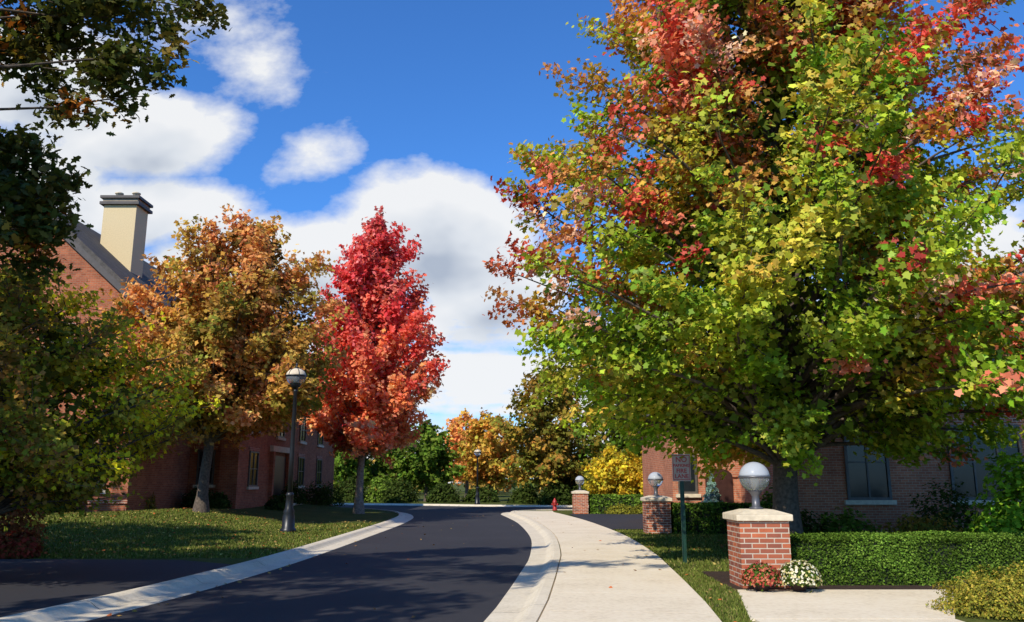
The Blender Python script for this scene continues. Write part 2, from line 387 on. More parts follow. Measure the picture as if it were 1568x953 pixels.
# --- near oak (mostly beyond the frame)
def col_oak(p,rng,t,r):
    v=rng.random()
    if v<.12: return (.34,.22,.03)
    if v<.16: return (.38,.13,.02)
    return [(.07,.09,.018),(.09,.11,.02),(.11,.105,.022)][rng.integers(3)]
def oak():
    rng=np.random.default_rng(21); x,y=-11.6,9.6; root=empty('oak_tree',(x,y,0)); V=[];F=[]
    z0=gz1(x,y)
    tube(V,F,[(x,y,z0-.1),(x,y,1),(x+.1,y,3),(x+.1,y+.1,5.5),(x,y,8.5),(x-.2,y,12)],[.42,.30,.26,.22,.15,.04],10)
    P=[];N=[];C=[]; ends=[]
    for e in [(-5.3,12.1,8.35),(-5.9,12.4,7.85),(-6.1,11.6,9.2),(-5.2,12.6,9.5),(-6.9,12.2,8.6),(-7.3,12.4,9.1),(-6.3,12.9,8.7),(-6.4,12.2,8.1),(-5.6,12.2,9.0),(-7.6,12.4,8.8),(-6.6,12.5,9.4),(-7.0,12.0,9.6),
              (-7.0,12.2,6.0),(-6.8,12.0,5.4),(-7.3,12.5,6.5),(-7.5,12.2,5.6),(-7.9,12.0,6.2),(-7.3,12.6,5.1),(-7.6,12.3,6.8),(-8.1,12.4,5.6),(-8.2,12.2,6.9),(-7.3,12.1,5.8),(-6.9,12.3,6.3)]:
        ends.append((np.array(e),.60,10))
    for i in range(34):
        d=rng.normal(size=3); d/=np.linalg.norm(d); e=np.array([-10.6,5.6,10.4])+d*np.array([2.8,2.8,2.4])*rng.uniform(.6,1)
        if e[1]>1 and (-e[0]/e[1])<1.05 and e[2]<10.8: continue
        ends.append((e,1.0,8))
    for i in range(11):
        ends.append((np.array([rng.uniform(-6.6,-3.2),rng.uniform(4.6,7.2),rng.uniform(9.6,11)]),.9,7))
    for e,L0,k in ends:
        h=max(2.6,min(9,e[2]-2.6)); S=np.array([x,y,h]); mid=(S+e)/2+np.array([0,0,.9])+rng.normal(0,.35,3)
        ts=np.linspace(0,1,10)[:,None]; bz=(1-ts)**2*S+2*ts*(1-ts)*mid+ts**2*e; bz[1:-1]+=rng.normal(0,.06,(8,3))
        tube(V,F,bz,np.linspace(.05,.008,10),5)
        for j in range(k):
            s=rng.uniform(.76,1); p=(1-s)**2*S+2*s*(1-s)*mid+s*s*e
            d=rng.normal(0,.6,3)+(e-S)/np.linalg.norm(e-S)*.5; d/=np.linalg.norm(d); L=L0*rng.uniform(.4,1)
            q=p+d*L; tube(V,F,[p,(p+q)/2+rng.normal(0,.04,3),q],[.009,.006,.003],3)
            n=int(42*rng.uniform(.6,1.3)); u=rng.uniform(.1,1.05,n)
            pos=p+d*L*u[:,None]+rng.normal(0,.12,(n,3))
            P.append(pos);N.append(rng.normal(0,.6,(n,3))+np.array([-.1,-.1,.6]));C.append(jit(col_oak(p,rng,0,0),n,rng))
    obj_from('trunk_and_limbs',V,F,M_bark,root,True); P=np.vstack(P)
    leaves('crown',P,np.vstack(N),.125*rng.uniform(.7,1.3,len(P)),np.vstack(C),'oak',rng,M_leafg,root)
oak()
def col_ol(p,rng,t,r):
    v=nz(p,.7,4)+rng.normal(0,.2)+.16*(p[0]+8.4)
    if v>.34: return (.72,.62,.03)
    if v>-.02: return [(.44,.41,.04),(.48,.38,.05)][rng.integers(2)]
    return [(.22,.23,.03),(.28,.22,.035),(.30,.16,.04)][rng.integers(3)]
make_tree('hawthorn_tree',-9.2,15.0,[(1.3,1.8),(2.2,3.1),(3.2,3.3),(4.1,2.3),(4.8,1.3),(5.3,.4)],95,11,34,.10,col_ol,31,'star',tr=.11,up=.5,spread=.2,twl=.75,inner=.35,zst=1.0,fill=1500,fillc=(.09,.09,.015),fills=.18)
def mk(c): return lambda p,rng,t,r: c[rng.integers(len(c))]
LC=mk([(.07,.09,.015),(.16,.14,.02)])  # unseen trees added off to the left to shade drive, road, lawn and house
make_tree('unseen_shade_tree',-19,0.0,[(3,2.5),(5,3.8),(8,4.1),(11,2.7),(13,.5)],55,8,22,.28,LC,41,'kite',tr=.25,spread=.35,twl=1.2)
make_tree('unseen_shade_tree',-9.3,.6,[(4.5,1.8),(6,3.0),(8,3.2),(10,2.2),(12,.5)],50,8,20,.26,LC,42,'kite',tr=.22,spread=.3,twl=1.1)
make_tree('unseen_shade_tree',-16.5,14.0,[(3,2.2),(5,3.6),(8,3.7),(10,2.4),(12,.5)],65,8,22,.28,LC,43,'kite',tr=.22,spread=.33,twl=1.1)
make_tree('unseen_shade_tree',-22.8,24.5,[(2.5,2.2),(4,3.4),(6.5,3.6),(8.5,2.4),(9.8,.5)],60,8,22,.28,LC,44,'kite',tr=.22,spread=.33,twl=1.1)

# --- background trees
G1=[(.13,.21,.025),(.18,.27,.035),(.09,.14,.02)]
G2=[(.04,.065,.014),(.055,.085,.016),(.07,.095,.02)]
OR=[(.66,.38,.07),(.58,.36,.06),(.70,.32,.06),(.44,.35,.05)]
OL=[(.24,.22,.035),(.36,.25,.04),(.18,.18,.03),(.42,.24,.05)]
make_tree('green_maple_tree',-7.4,73,[(1.6,1.6),(2.6,2.6),(4,2.7),(5.6,1.7),(6.5,.4)],50,7,18,.34,mk(G1),51,'star',tr=.14,spread=.3,twl=.9)
make_tree('golden_maple_tree',-1.9,74,[(1.6,1.7),(2.8,2.9),(4.6,2.8),(6.3,1.8),(7.4,.5)],60,7,18,.32,mk(OR),52,'star',tr=.14,spread=.3,twl=.9)
make_tree('russet_maple_tree',-4.9,92,[(2,2),(4,3.4),(7,2.6),(8.6,.6)],50,7,14,.45,mk([(.78,.30,.09),(.66,.36,.08)]),53,'star',tr=.2,spread=.4,twl=1.2)
make_tree('olive_maple_tree',2.8,63,[(1.5,2.0),(3,3.0),(6,3.2),(8.3,2.3),(10,.8)],75,8,20,.32,mk(OL),54,'star',tr=.2,spread=.35,twl=1.1)
make_tree('olive_maple_tree',8.6,56,[(1.5,2.2),(3,3.4),(6,3.6),(9,2.4),(11,.8)],70,8,18,.36,mk(OL[:3]+G1),55,'star',tr=.2,spread=.35,twl=1.1)
make_tree('green_maple_tree',-13.5,76,[(1.5,2),(3,3.2),(5,3.2),(7,1.6),(8,.4)],50,7,16,.4,mk(G1),56,'star',tr=.16,spread=.35,twl=1.1)
make_tree('yellow_serviceberry_tree',5.7,47.5,[(.8,1.0),(1.5,1.7),(2.5,1.5),(3.3,.5)],36,7,22,.2,mk([(.74,.53,.04),(.62,.46,.04),(.42,.38,.04)]),57,'star',tr=.07,spread=.2,twl=.6,zst=.4)
make_tree('yellow_serviceberry_tree',8.0,46.5,[(.8,1.0),(1.5,1.6),(2.5,1.4),(3.2,.5)],34,7,22,.2,mk([(.74,.50,.04),(.60,.44,.04)]),58,'star',tr=.07,spread=.2,twl=.6,zst=.4)
def treeline():
    rng=np.random.default_rng(77); P=[];C=[];N=[]
    for i in range(170):
        cx=rng.uniform(-130,130); cy=rng.uniform(98,150); h=rng.uniform(4.5,8.0)*(1+.2*(abs(cx)>25)); R=rng.uniform(2.5,4.5)
        c=[(.10,.16,.03),(.15,.19,.035),(.44,.28,.06),(.30,.23,.05),(.56,.29,.07)][rng.integers(5)]
        n=170; d=rng.normal(size=(n,3)); d/=np.linalg.norm(d,axis=1)[:,None]; d*=rng.uniform(.6,1.05,(n,1))
        p=np.array([cx,cy,h*.52])+d*np.array([R,R,h*.5]); P.append(p);N.append(d+rng.normal(0,.5,(n,3))+np.array([0,0,.4]));C.append(jit(c,n,rng,.25))
    P=np.vstack(P); leaves('distant_tree_line',P,np.vstack(N),rng.uniform(.6,1.2,len(P)),np.vstack(C),'star',rng,M_hedge)
treeline()

def shrub(name,x,y,rx,ry,h,n,ls,cols,seed,z0=None,shape='kite'):
    rng=np.random.default_rng(seed); z0=gz1(x,y) if z0 is None else z0
    root=empty(name,(x,y,z0))
    V=[];F=[]
    for k in range(12):
        a=rng.uniform(0,6.28); e=np.array([x+math.cos(a)*rx*.7*rng.random(),y+math.sin(a)*ry*.7*rng.random(),z0+h*rng.uniform(.5,.85)])
        tube(V,F,[(x,y,z0-.03),((x+e[0])/2,(y+e[1])/2,z0+h*.4),e],[.02,.014,.006],4)
    obj_from('stems',V,F,M_bark,root)
    d=rng.normal(size=(n,3)); d[:,2]=np.abs(d[:,2]); d/=np.linalg.norm(d,axis=1)[:,None]
    R=rng.uniform(.4,1,(n,1))**.5
    lump=np.array([1+.30*mnoise.noise((q[0]*2.6+seed,q[1]*2.6,q[2]*2.6)) for q in d])[:,None]
    P=np.array([x,y,z0])+d*R*lump*np.array([rx,ry,h]); P[:,2]+=.02
    N=d+rng.normal(0,.5,(n,3))+np.array([0,0,.3])
    ci=rng.integers(len(cols),size=n); C=np.clip(np.array(cols)[ci]*np.exp(rng.normal(0,.25,(n,1))),0,.9)
    leaves('foliage',P,N,ls*rng.uniform(.7,1.3,n),C,shape,rng,M_leaf,root)
    return root
def hedge(name,x0,x1,y0,y1,h,n,ls,cols,seed,z0=None):
    rng=np.random.default_rng(seed); z0=gz1((x0+x1)/2,(y0+y1)/2) if z0 is None else z0
    root=empty(name,(x0,y0,z0)); m=.06
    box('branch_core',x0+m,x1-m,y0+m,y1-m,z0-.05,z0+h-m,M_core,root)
    A=[(x1-x0)*h,(x1-x0)*h*.4,(y1-y0)*h,(y1-y0)*h,(x1-x0)*(y1-y0)]; pr=np.array(A)/sum(A)
    f=rng.choice(5,size=n,p=pr); u=rng.random(n);w=rng.random(n); P=np.zeros((n,3));N=np.zeros((n,3))
    for k,nn_ in enumerate([(0,-1,0),(0,1,0),(-1,0,0),(1,0,0),(0,0,1)]):
        s=f==k
        if k==0: P[s]=np.c_[x0+u[s]*(x1-x0),np.full(s.sum(),y0),z0+w[s]*h]
        if k==1: P[s]=np.c_[x0+u[s]*(x1-x0),np.full(s.sum(),y1),z0+w[s]*h]
        if k==2: P[s]=np.c_[np.full(s.sum(),x0),y0+u[s]*(y1-y0),z0+w[s]*h]
        if k==3: P[s]=np.c_[np.full(s.sum(),x1),y0+u[s]*(y1-y0),z0+w[s]*h]
        if k==4: P[s]=np.c_[x0+u[s]*(x1-x0),y0+w[s]*(y1-y0),np.full(s.sum(),z0+h)]
        N[s]=nn_
    und=np.array([mnoise.noise((p[0]*1.4+seed,p[1]*1.4,p[2]*1.8))+.5*mnoise.noise((p[0]*6,p[1]*6,p[2]*6)) for p in P])
    P+=N*(und*.045-.012)[:,None]-N*np.abs(rng.normal(0,.025,n))[:,None]+rng.normal(0,.01,(n,3))
    ci=rng.integers(len(cols),size=n); C=np.clip(np.array(cols)[ci]*np.exp(rng.normal(0,.28,(n,1))+und[:,None]*.7),0,.9)
    leaves('leaves',P,N*.7+rng.normal(0,.6,(n,3))+np.array([0,0,.3]),ls*rng.uniform(.7,1.35,n),C,'kite',rng,M_hedge,root)
HG=[(.07,.13,.015),(.095,.165,.02),(.045,.085,.012),(.13,.20,.03)]
hedge('boxwood_hedge',4.42,10.5,13.75,15.1,.76,70000,.034,HG,1,z0=.09)
hedge('boxwood_hedge',5.15,9.6,26.9,28.2,.95,12000,.065,HG,2,z0=.09)
hedge('boxwood_hedge',4.15,12,44.6,46,.95,7000,.12,HG,3,z0=.09)
YG=[(.38,.33,.04),(.28,.28,.04),(.18,.19,.03)]
shrub('gold_spirea_bush',6.4,11.0,1.0,.85,.52,13000,.032,YG+[(.46,.34,.06)],5,z0=.1)
shrub('gold_spirea_bush',7.9,11.7,.95,.8,.48,5000,.04,YG,6,z0=.1)
for i,(x,y) in enumerate([(5.6,43.6),(6.9,43.9),(8.3,43.8)]): shrub('gold_spirea_bush',x,y,.9,.5,.5,1300,.08,YG,60+i)
shrub('viburnum_bush',9.9,15.9,1.4,.9,2.3,5200,.12,[(.24,.44,.03),(.32,.50,.04),(.14,.26,.02)],7,shape='star')
for i,(x,y,r,h,c) in enumerate([(6.6,20.2,.9,1.1,G2),(8.0,20.5,.9,1.0,G1),(9.6,20.0,1.0,.9,OL),(7.4,24.1,.7,1.4,G1),(11.5,22.5,1.1,1.6,G2),(13.8,22.6,1.2,1.8,G1),(6.0,30,.6,.8,G1),(10.9,18.6,.8,.7,[(.25,.05,.05),(.1,.1,.03)])]):
    shrub('foundation_shrub',x,y,r,r*.8,h,1600,.1,c,100+i,shape='star')
for i,(x,y,r,h,c) in enumerate([(-11.9,46,.8,1.2,G2),(-11.2,48.5,.9,1.3,G2),(-11.1,51.5,1.0,1.4,G2),(-14.0,38,.8,.9,G2),(-15.5,35,.8,1.0,OL),(-17.5,32.4,.9,1.0,G2),(-19.6,32.3,.9,1.2,G2),(-13,37.6,.5,.7,G2),(-11.3,41,.6,.7,G2),(-13,20.6,.7,.8,[(.16,.06,.03),(.26,.11,.05)]),(-11.6,19.7,.8,1.5,[(.32,.11,.04),(.22,.08,.03)]),(-10.9,18.9,.5,.6,[(.38,.06,.04),(.20,.08,.03)]),(-9,67.5,1.6,2.0,G2),(4.6,62.9,1.4,2.4,G2),(3.2,61.2,1.4,1.6,G2),(5.4,60.9,1.3,1.7,G2),(7.4,61,1.3,1.5,G2),(-10.5,70,1.8,2.2,G1),(1.0,66,1.2,1.4,G2),(-5.6,69,1.5,1.5,G2),(-2.5,70,1.5,1.3,G2),(-13.2,69.5,1.6,2.0,G2)]):
    shrub('foundation_shrub',x,y,r,r*.85,h,1500,.1 if y<60 else .2,c,130+i,shape='star')
def spruce(x,y,h,r):
    rng=np.random.default_rng(9); z0=gz1(x,y); root=empty('blue_spruce',(x,y,z0)); V=[];F=[]
    tube(V,F,[(x,y,z0),(x,y,z0+h*.5),(x,y,z0+h)],[.05,.03,.008],6); obj_from('trunk',V,F,M_bark,root)
    n=5000; t=rng.random(n)**1.5; a=rng.random(n)*6.28; R=r*(1-t)*(.55+.45*rng.random(n))*(1+.15*np.sin(t*60))
    P=np.c_[x+R*np.cos(a),y+R*np.sin(a),z0+.1+t*h*.95]; N=np.c_[np.cos(a),np.sin(a),.5+0*a]+rng.normal(0,.5,(n,3))
    leaves('needles',P,N,.1*rng.uniform(.6,1.2,n),jit((.2,.30,.25),n,rng),'kite',rng,M_hedge,root)
spruce(6.95,29.4,2.05,.6)

# ------------------------------------------------------------------ grass blades & fallen leaves
def scatter(n,x0,x1,y0,y1,rng,ok):
    X=rng.uniform(x0,x1,n);Y=rng.uniform(y0,y1,n); k=ok(X,Y); return X[k],Y[k]
def offok(dmin):
    def f(X,Y): return (~inpoly(X,Y,poly))&(distpl(X,Y,Rk[:60])>dmin[1])&(distpl(X,Y,Lk[:60])>dmin[0])
    return f
rng=np.random.default_rng(5)
def grass(name,xr,yr,n,h,ok):
    X,Y=scatter(n,*xr,*yr,rng,ok); Z=gz(X,Y); m=len(X)
    P=np.c_[X,Y,Z-.005]; a=rng.random(m)*3.14159; w=.010+.009*(Y/20); lean=rng.normal(0,.35,(m,2))
    hh=h*rng.uniform(.5,1.3,m)
    V=np.zeros((m,3,3)); V[:,0]=P-np.c_[np.cos(a)*w,np.sin(a)*w,0*a]; V[:,1]=P+np.c_[np.cos(a)*w,np.sin(a)*w,0*a]
    V[:,2]=P+np.c_[lean[:,0]*hh,lean[:,1]*hh,hh]
    cs=np.array([(.13,.16,.03),(.17,.19,.04),(.09,.12,.02),(.28,.23,.08)]); C=cs[rng.choice(4,m,p=[.4,.3,.2,.1])]*np.exp(rng.normal(0,.2,(m,1)))
    fast_mesh(name,V,3,M_hedge,None,C)
padok=lambda X,Y: offok((1,2.87))(X,Y)&~((X>2.85+(Y-10.4)*.21)&(Y<13.15))&~((Y>13.1)&(Y<15.9)&(X>3.4))&~((Y>29.3)&(Y<44)&(X>2.8))
grass('grass',(2.2,4.4),(9,16),24000,.055,padok)
grass('grass',(2.8,9),(15.9,29.5),28000,.06,padok)
grass('grass',(-16,-5.2),(18.7,34),48000,.065,offok((.73,1)))
def fallen():
    r=np.random.default_rng(15)
    Ps=[]
    X,Y=scatter(1300,-16,-5.4,18.8,36,r,offok((.73,1))); Ps.append(np.c_[X,Y,gz(X,Y)+.045])
    X,Y=scatter(260,2.4,8,9,28,r,padok); Ps.append(np.c_[X,Y,gz(X,Y)+.05])
    X,Y=scatter(50,-5.2,.2,8,45,r,lambda X,Y: inpoly(X,Y,poly)); Ps.append(np.c_[X,Y,0*X+.02])
    X,Y=scatter(130,-5.3,-4.6,9,40,r,lambda X,Y: inpoly(X,Y,poly)&(distpl(X,Y,Lk[:60])<.3)); Ps.append(np.c_[X,Y,0*X+.02])
    X,Y=scatter(30,.6,3.0,9,40,r,lambda X,Y:(distpl(X,Y,Rk[:60])>.8)&(distpl(X,Y,Rk[:60])<2.8)&~inpoly(X,Y,poly)); Ps.append(np.c_[X,Y,0*X+.137])
    P=np.vstack(Ps); n=len(P); cs=np.array([(.5,.3,.08),(.6,.16,.05),(.38,.22,.08),(.65,.5,.15),(.25,.13,.06)])
    leaves('fallen_leaves',P,np.array([0,0,1.])+r.normal(0,.3,(n,3)),.075*r.uniform(.6,1.3,n),cs[r.integers(5,size=n)],'star',r,M_hedge,None,.3)
fallen()

# ------------------------------------------------------------------ street objects
def pillar(x,y,w=.78,h=1.06):
    root=empty('brick_pillar',(x,y,.09)); z=.06; a=w/2
    box('brick_shaft',x-a,x+a,y-a,y+a,z,z+h,M_brickP,root)
    box('stone_cap',x-a-.055,x+a+.055,y-a-.055,y+a+.055,z+h,z+h+.10,M_stone,root,.012)
    c=a+.05; t=z+h+.10; k=a*.55
    V=[(x-c,y-c,t),(x+c,y-c,t),(x+c,y+c,t),(x-c,y+c,t),(x-k,y-k,t+.07),(x+k,y-k,t+.07),(x+k,y+k,t+.07),(x-k,y+k,t+.07)]
    obj_from('cap_slope',V,[(4,5,6,7),(0,1,5,4),(1,2,6,5),(2,3,7,6),(3,0,4,7)],M_stone,root)
    t+=.07
    lr=empty('pillar_lamp',(x,y,t))
    lathe('neck',[(.11,0),(.11,.025),(.065,.04),(.06,.2),(.07,.23),(.11,.28),(.115,.31)],x,y,t,M_grey,lr,20)
    gc=t+.31+.2; R=.245
    bot=[(R*math.sin(a_),-R*math.cos(a_)) for a_ in np.linspace(.5,math.pi/2,12)]
    top=[(R*math.cos(a_)+.001,R*math.sin(a_)) for a_ in np.linspace(0.04,math.pi/2-.02,12)]
    lathe('glass_bowl',bot,x,y,gc,M_gbot,lr,36)
    lathe('bulb',[(.03,-.16),(.05,-.1),(.06,0),(.03,.05)],x,y,gc-.02,M_stone,lr,12)
    lathe('rim_band',[(R+.002,-.016),(R+.014,-.01),(R+.014,.014),(R+.002,.02)],x,y,gc,M_grey,lr,36)
    lathe('globe_top',top,x,y,gc,M_gtop,lr,36)
pillar(3.97,13.8); pillar(4.68,27.5); pillar(3.62,45)

def post_lamp(x,y,H,s=1.0,name='street_lamp'):
    z=gz1(x,y); r=empty(name,(x,y,z))
    lathe('fluted_base',[(.26*s,-.05),(.26*s,.10),(.21*s,.14),(.20*s,.5),(.17*s,.60),(.19*s,.66),(.13*s,.78),(.115*s,1.15),(.14*s,1.2),(.10*s,1.28)],x,y,z,M_black,r,24,True,.03,12)
    lathe('pole',[(.085*s,1.2),(.08*s,2.5),(.06*s,H-1.0),(.075*s,H-.97),(.05*s,H-.9)],x,y,z,M_black,r,16)
    lathe('collar',[(.05*s,H-.92),(.11*s,H-.84),(.16*s,H-.80),(.19*s,H-.70),(.17*s,H-.68)],x,y,z,M_black,r,20)
    R=.34*s; c=H-.46
    lathe('globe_glass',[(R*math.sin(a),-R*.95*math.cos(a)) for a in np.linspace(.5,math.pi/2,10)],x,y,z+c,M_gbot,r,28)
    lathe('lamp_bulb',[(.04*s,-.25),(.09*s,-.1),(.09*s,0)],x,y,z+c,M_stone,r,12)
    lathe('rim',[(R,-.02),(R+.03,-.015),(R+.03,.02),(R,.025)],x,y,z+c,M_black,r,28)
    lathe('globe_top',[(R*math.cos(a)+.001,R*.8*math.sin(a)) for a in np.linspace(.05,math.pi/2-.03,10)],x,y,z+c,M_stone,r,28)
    for k in range(6):
        w=k*math.pi/3; c0,s0=math.cos(w),math.sin(w); V=[];F=[]
        tube(V,F,[(x+(R*1.02*math.cos(a))*c0,y+(R*1.02*math.cos(a))*s0,z+c+R*.82*math.sin(a)) for a in np.linspace(.05,1.45,7)],[.012]*7,4)
        obj_from('rib',V,F,M_black,r)
    lathe('finial',[(.09*s,.0),(.06*s,.04),(.02*s,.06),(.045*s,.12),(.005,.22)],x,y,z+c+R*.79,M_black,r,12)
post_lamp(-7.35,28.0,5.6,1.0)
post_lamp(-2.6,63.5,4.3,.8)

sg=empty('no_parking_sign',(3.5,17.5,.09)); sx,sy=3.52,17.5
box('u_post',sx-.03,sx+.03,sy,sy+.012,.02,2.30,M_green,sg)
box('post_flange_left',sx-.042,sx-.03,sy-.02,sy+.012,.02,2.30,M_green,sg); box('post_flange_right',sx+.03,sx+.042,sy-.02,sy+.012,.02,2.30,M_green,sg)
box('sign_plate',sx-.19,sx+.19,sy-.032,sy-.024,1.74,2.29,M_signf,sg)
for nm,a,b,c,d in (('border_top',-.175,.175,2.255,2.27),('border_bottom',-.175,.175,1.76,1.775),('border_left',-.175,-.163,1.775,2.255),('border_right',.163,.175,1.775,2.255)):
    box(nm,sx+a,sx+b,sy-.0345,sy-.032,c,d,M_signr,sg)
for i,(tx,sz) in enumerate((('NO',.15),('PARKING',.082),('FIRE',.12),('LANE',.12))):
    cu=bpy.data.curves.new('lettering','FONT'); cu.body=tx; cu.size=sz; cu.align_x='CENTER'; cu.extrude=.001; cu.offset=.003
    o=bpy.data.objects.new('lettering',cu); o.data.materials.append(M_signr); o.location=(sx,sy-.0345,[2.13,2.03,1.91,1.80][i]); o.rotation_euler=(math.pi/2,0,0); link(o,sg)

hx,hyy=2.5,49.6; hy=empty('fire_hydrant',(hx,hyy,0)); hz=gz1(hx,hyy)
lathe('barrel',[(.15,0),(.15,.05),(.11,.06),(.11,.42),(.14,.44),(.14,.48),(.115,.52),(.09,.6),(.04,.65),(.04,.71),(.01,.72)],hx,hyy,hz,M_red,hy,18)
for dx,dy in ((-1,0),(1,0),(0,-1)):
    x0,x1=sorted((hx+dx*.08,hx+dx*.2)) if dx else (hx-.055,hx+.055); y0,y1=sorted((hyy+dy*.08,hyy+dy*.2)) if dy else (hyy-.055,hyy+.055)
    box('nozzle_cap',x0,x1,y0,y1,hz+.30,hz+.41,M_red,hy,.02)

def mum(name,x,y,r,h,cols,seed):
    root=empty(name,(x,y,.1))
    lathe('pot',[(.09,0),(.13,.13),(.145,.14),(.145,.16),(.12,.16)],x,y,.12,M_pot,root,18)
    rg=np.random.default_rng(seed); n=1100; d=rg.normal(size=(n,3)); d[:,2]=np.abs(d[:,2])-.15; d/=np.linalg.norm(d,axis=1)[:,None]
    P=np.array([x,y,.26])+d*np.array([r,r,h])*rg.uniform(.78,1.0,(n,1))
    leaves('leaves',P,d+rg.normal(0,.5,(n,3)),.05*rg.uniform(.7,1.2,n),jit((.08,.12,.02),n,rg),'kite',rg,M_hedge,root)
    n=420; d=rg.normal(size=(n,3)); d[:,2]=np.abs(d[:,2])-.1; d/=np.linalg.norm(d,axis=1)[:,None]
    P=np.array([x,y,.26])+d*np.array([r,r,h])*rg.uniform(.95,1.08,(n,1))
    leaves('flowers',P,d+rg.normal(0,.25,(n,3)),.042*rg.uniform(.7,1.2,n),np.array(cols)[rg.integers(len(cols),size=n)],'star',rg,M_hedge,root,-.3)
mum('red_mum_plant',3.76,13.0,.29,.26,[(.45,.08,.05),(.34,.05,.04),(.52,.17,.09)],1)
mum('white_mum_plant',4.30,12.95,.31,.30,[(.74,.64,.40),(.78,.72,.54),(.6,.52,.2)],2)

# ------------------------------------------------------------------ buildings
def window(x0,x1,z0,z1,y,parent,axis='y',sgn=-1,mull=True):
    def b(nm,u0,u1,w0,w1,d0,d1,mat):
        lo,hi=sorted((y+sgn*d0,y+sgn*d1))
        if axis=='y': return box(nm,u0,u1,lo,hi,w0,w1,mat,parent)
        return box(nm,lo,hi,u0,u1,w0,w1,mat,parent)
    f=.08
    b('window_glass',x0+f,x1-f,z0+f,z1-f,.004,.02,M_glass)
    b('frame_left',x0,x0+f,z0,z1,.003,.07,M_frame); b('frame_right',x1-f,x1,z0,z1,.003,.07,M_frame)
    b('frame_top',x0+f,x1-f,z1-f,z1,.003,.07,M_frame); b('frame_bottom',x0+f,x1-f,z0,z0+f,.003,.07,M_frame)
    b('sill',x0-.1,x1+.1,z0-.13,z0-.002,.003,.12,M_stone)
    b('lintel',x0-.12,x1+.12,z1+.002,z1+.22,.003,.04,M_brickP)
    if mull:
        n=3 if (x1-x0)>1.8 else 2
        zm=(z0+z1)/2; prev=x0+f
        for k in range(1,n):
            xm=x0+(x1-x0)*k/n
            b('mullion',xm-.025,xm+.025,z0+f,z1-f,.021,.055,M_frame)
            b('rail',prev,xm-.025,zm-.02,zm+.02,.021,.05,M_frame); prev=xm+.025
        b('rail',prev,x1-f,zm-.02,zm+.02,.021,.05,M_frame)
def prism(name,pts,y0,y1,mat,parent,axis='y'):
    n=len(pts)
    if axis=='y': V=[(p[0],y0,p[1]) for p in pts]+[(p[0],y1,p[1]) for p in pts]
    else: V=[(y0,p[0],p[1]) for p in pts]+[(y1,p[0],p[1]) for p in pts]
    F=[tuple(range(n)),tuple(range(2*n-1,n-1,-1))]+[(i,i+n,(i+1)%n+n,(i+1)%n) for i in range(n)]
    return obj_from(name,V,F,mat,parent)
def gable(x0,x1,y0,y1,z0,ze,zr,parent,bm,ov=.45):
    xm=(x0+x1)/2
    prism('brick_walls',[(x0,z0),(x1,z0),(x1,ze),(xm,zr),(x0,ze)],y0,y1,bm,parent)
    sl=(zr-ze)/(xm-x0)
    for sg_ in (-1,1):
        xe=x0-ov if sg_<0 else x1+ov; zeo=ze-ov*sl
        prism('roof_slope',[(xm,zr+.05),(xe,zeo+.05),(xe,zeo+.27),(xm,zr+.27)],y0-.35,y1+.35,M_shing,parent)
        prism('rake_board',[(xm,zr-.28),(xe,zeo-.28),(xe,zeo+.045),(xm,zr+.045)],y0-.34,y0-.22,M_trim,parent)
        prism('rake_soffit',[(xm,zr-.06),(xe,zeo-.06),(xe,zeo+.04),(xm,zr+.04)],y0-.218,y0-.003,M_soff,parent)
hs=empty('brick_house',(-20,33,0))
gable(-25.2,-15,33,52,0,8.75,13.3,hs,M_brickL)
for i,(cx0,cx1,cy0,cy1,z0,z1,mt) in enumerate([(-18.75,-17.25,36.2,37.4,10,14.2,M_stucco),(-18.9,-17.1,36.05,37.55,14.2,14.33,M_trim),(-18.8,-17.2,36.15,37.45,14.33,14.5,M_soff),(-18.9,-17.1,36.05,37.55,14.5,14.62,M_trim)]):
    box(['chimney','chimney_band','chimney_crown','chimney_cap'][i],cx0,cx1,cy0,cy1,z0,z1,mt,hs)
for fx in (-18.4,-17.6): lathe('flue',[(.14,0),(.14,.3),(.19,.31),(.19,.36),(.05,.42)],fx,36.8,14.62,M_stone,hs,14)
window(-18.9,-17.8,6.5,8.0,33,hs); window(-23,-21.6,6.5,8.1,33,hs)
window(-20.6,-18.6,1.4,3.2,33,hs); window(-24.3,-22.5,1.4,3.2,33,hs); window(-17.2,-15.9,1.4,3.2,33,hs)
box('water_table',-25.25,-14.95,32.93,32.998,.9,1.05,M_brickP,hs)
X1=-12.7
box('wing_walls',-14.98,X1,39,60,0,6.0,M_brickL,hs)
prism('wing_roof',[(38.6,5.9),(60.4,5.9),(60.4,6.15),(54,9.2),(44,9.2),(38.6,6.15)],-20,X1+.45,M_shing,hs,'x')
box('wing_fascia',-14.9,X1+.5,38.52,38.59,5.75,6.12,M_trim,hs); box('wing_fascia_side',X1+.46,X1+.52,38.6,60.4,5.75,6.12,M_trim,hs)
box('brick_pilaster',X1-.8,X1+.05,38.8,38.997,0,5.7,M_brickL,hs)
window(-14.6,-13.8,1.6,3.2,39,hs)
box('entry_recess',X1+.003,X1+.05,44.3,47.0,.3,3.1,M_door,hs)
box('entry_frame_near',X1+.003,X1+.2,44.0,44.3,.0,3.3,M_brickL,hs); box('entry_frame_far',X1+.003,X1+.2,47.0,47.3,.0,3.3,M_brickL,hs)
box('entry_lintel',X1+.003,X1+.2,43.9,47.4,3.3,3.6,M_stone,hs)
box('entry_step',X1+.003,X1+1.1,43.9,47.4,.0,.62,M_stone,hs)
for yy in (40.5,49.8,54.5): window(yy,yy+1.4,1.5,3.2,X1,hs,'x',1)
for yy in (40.5,45,49.8,54.5): window(yy,yy+1.4,4.1,5.5,X1,hs,'x',1)

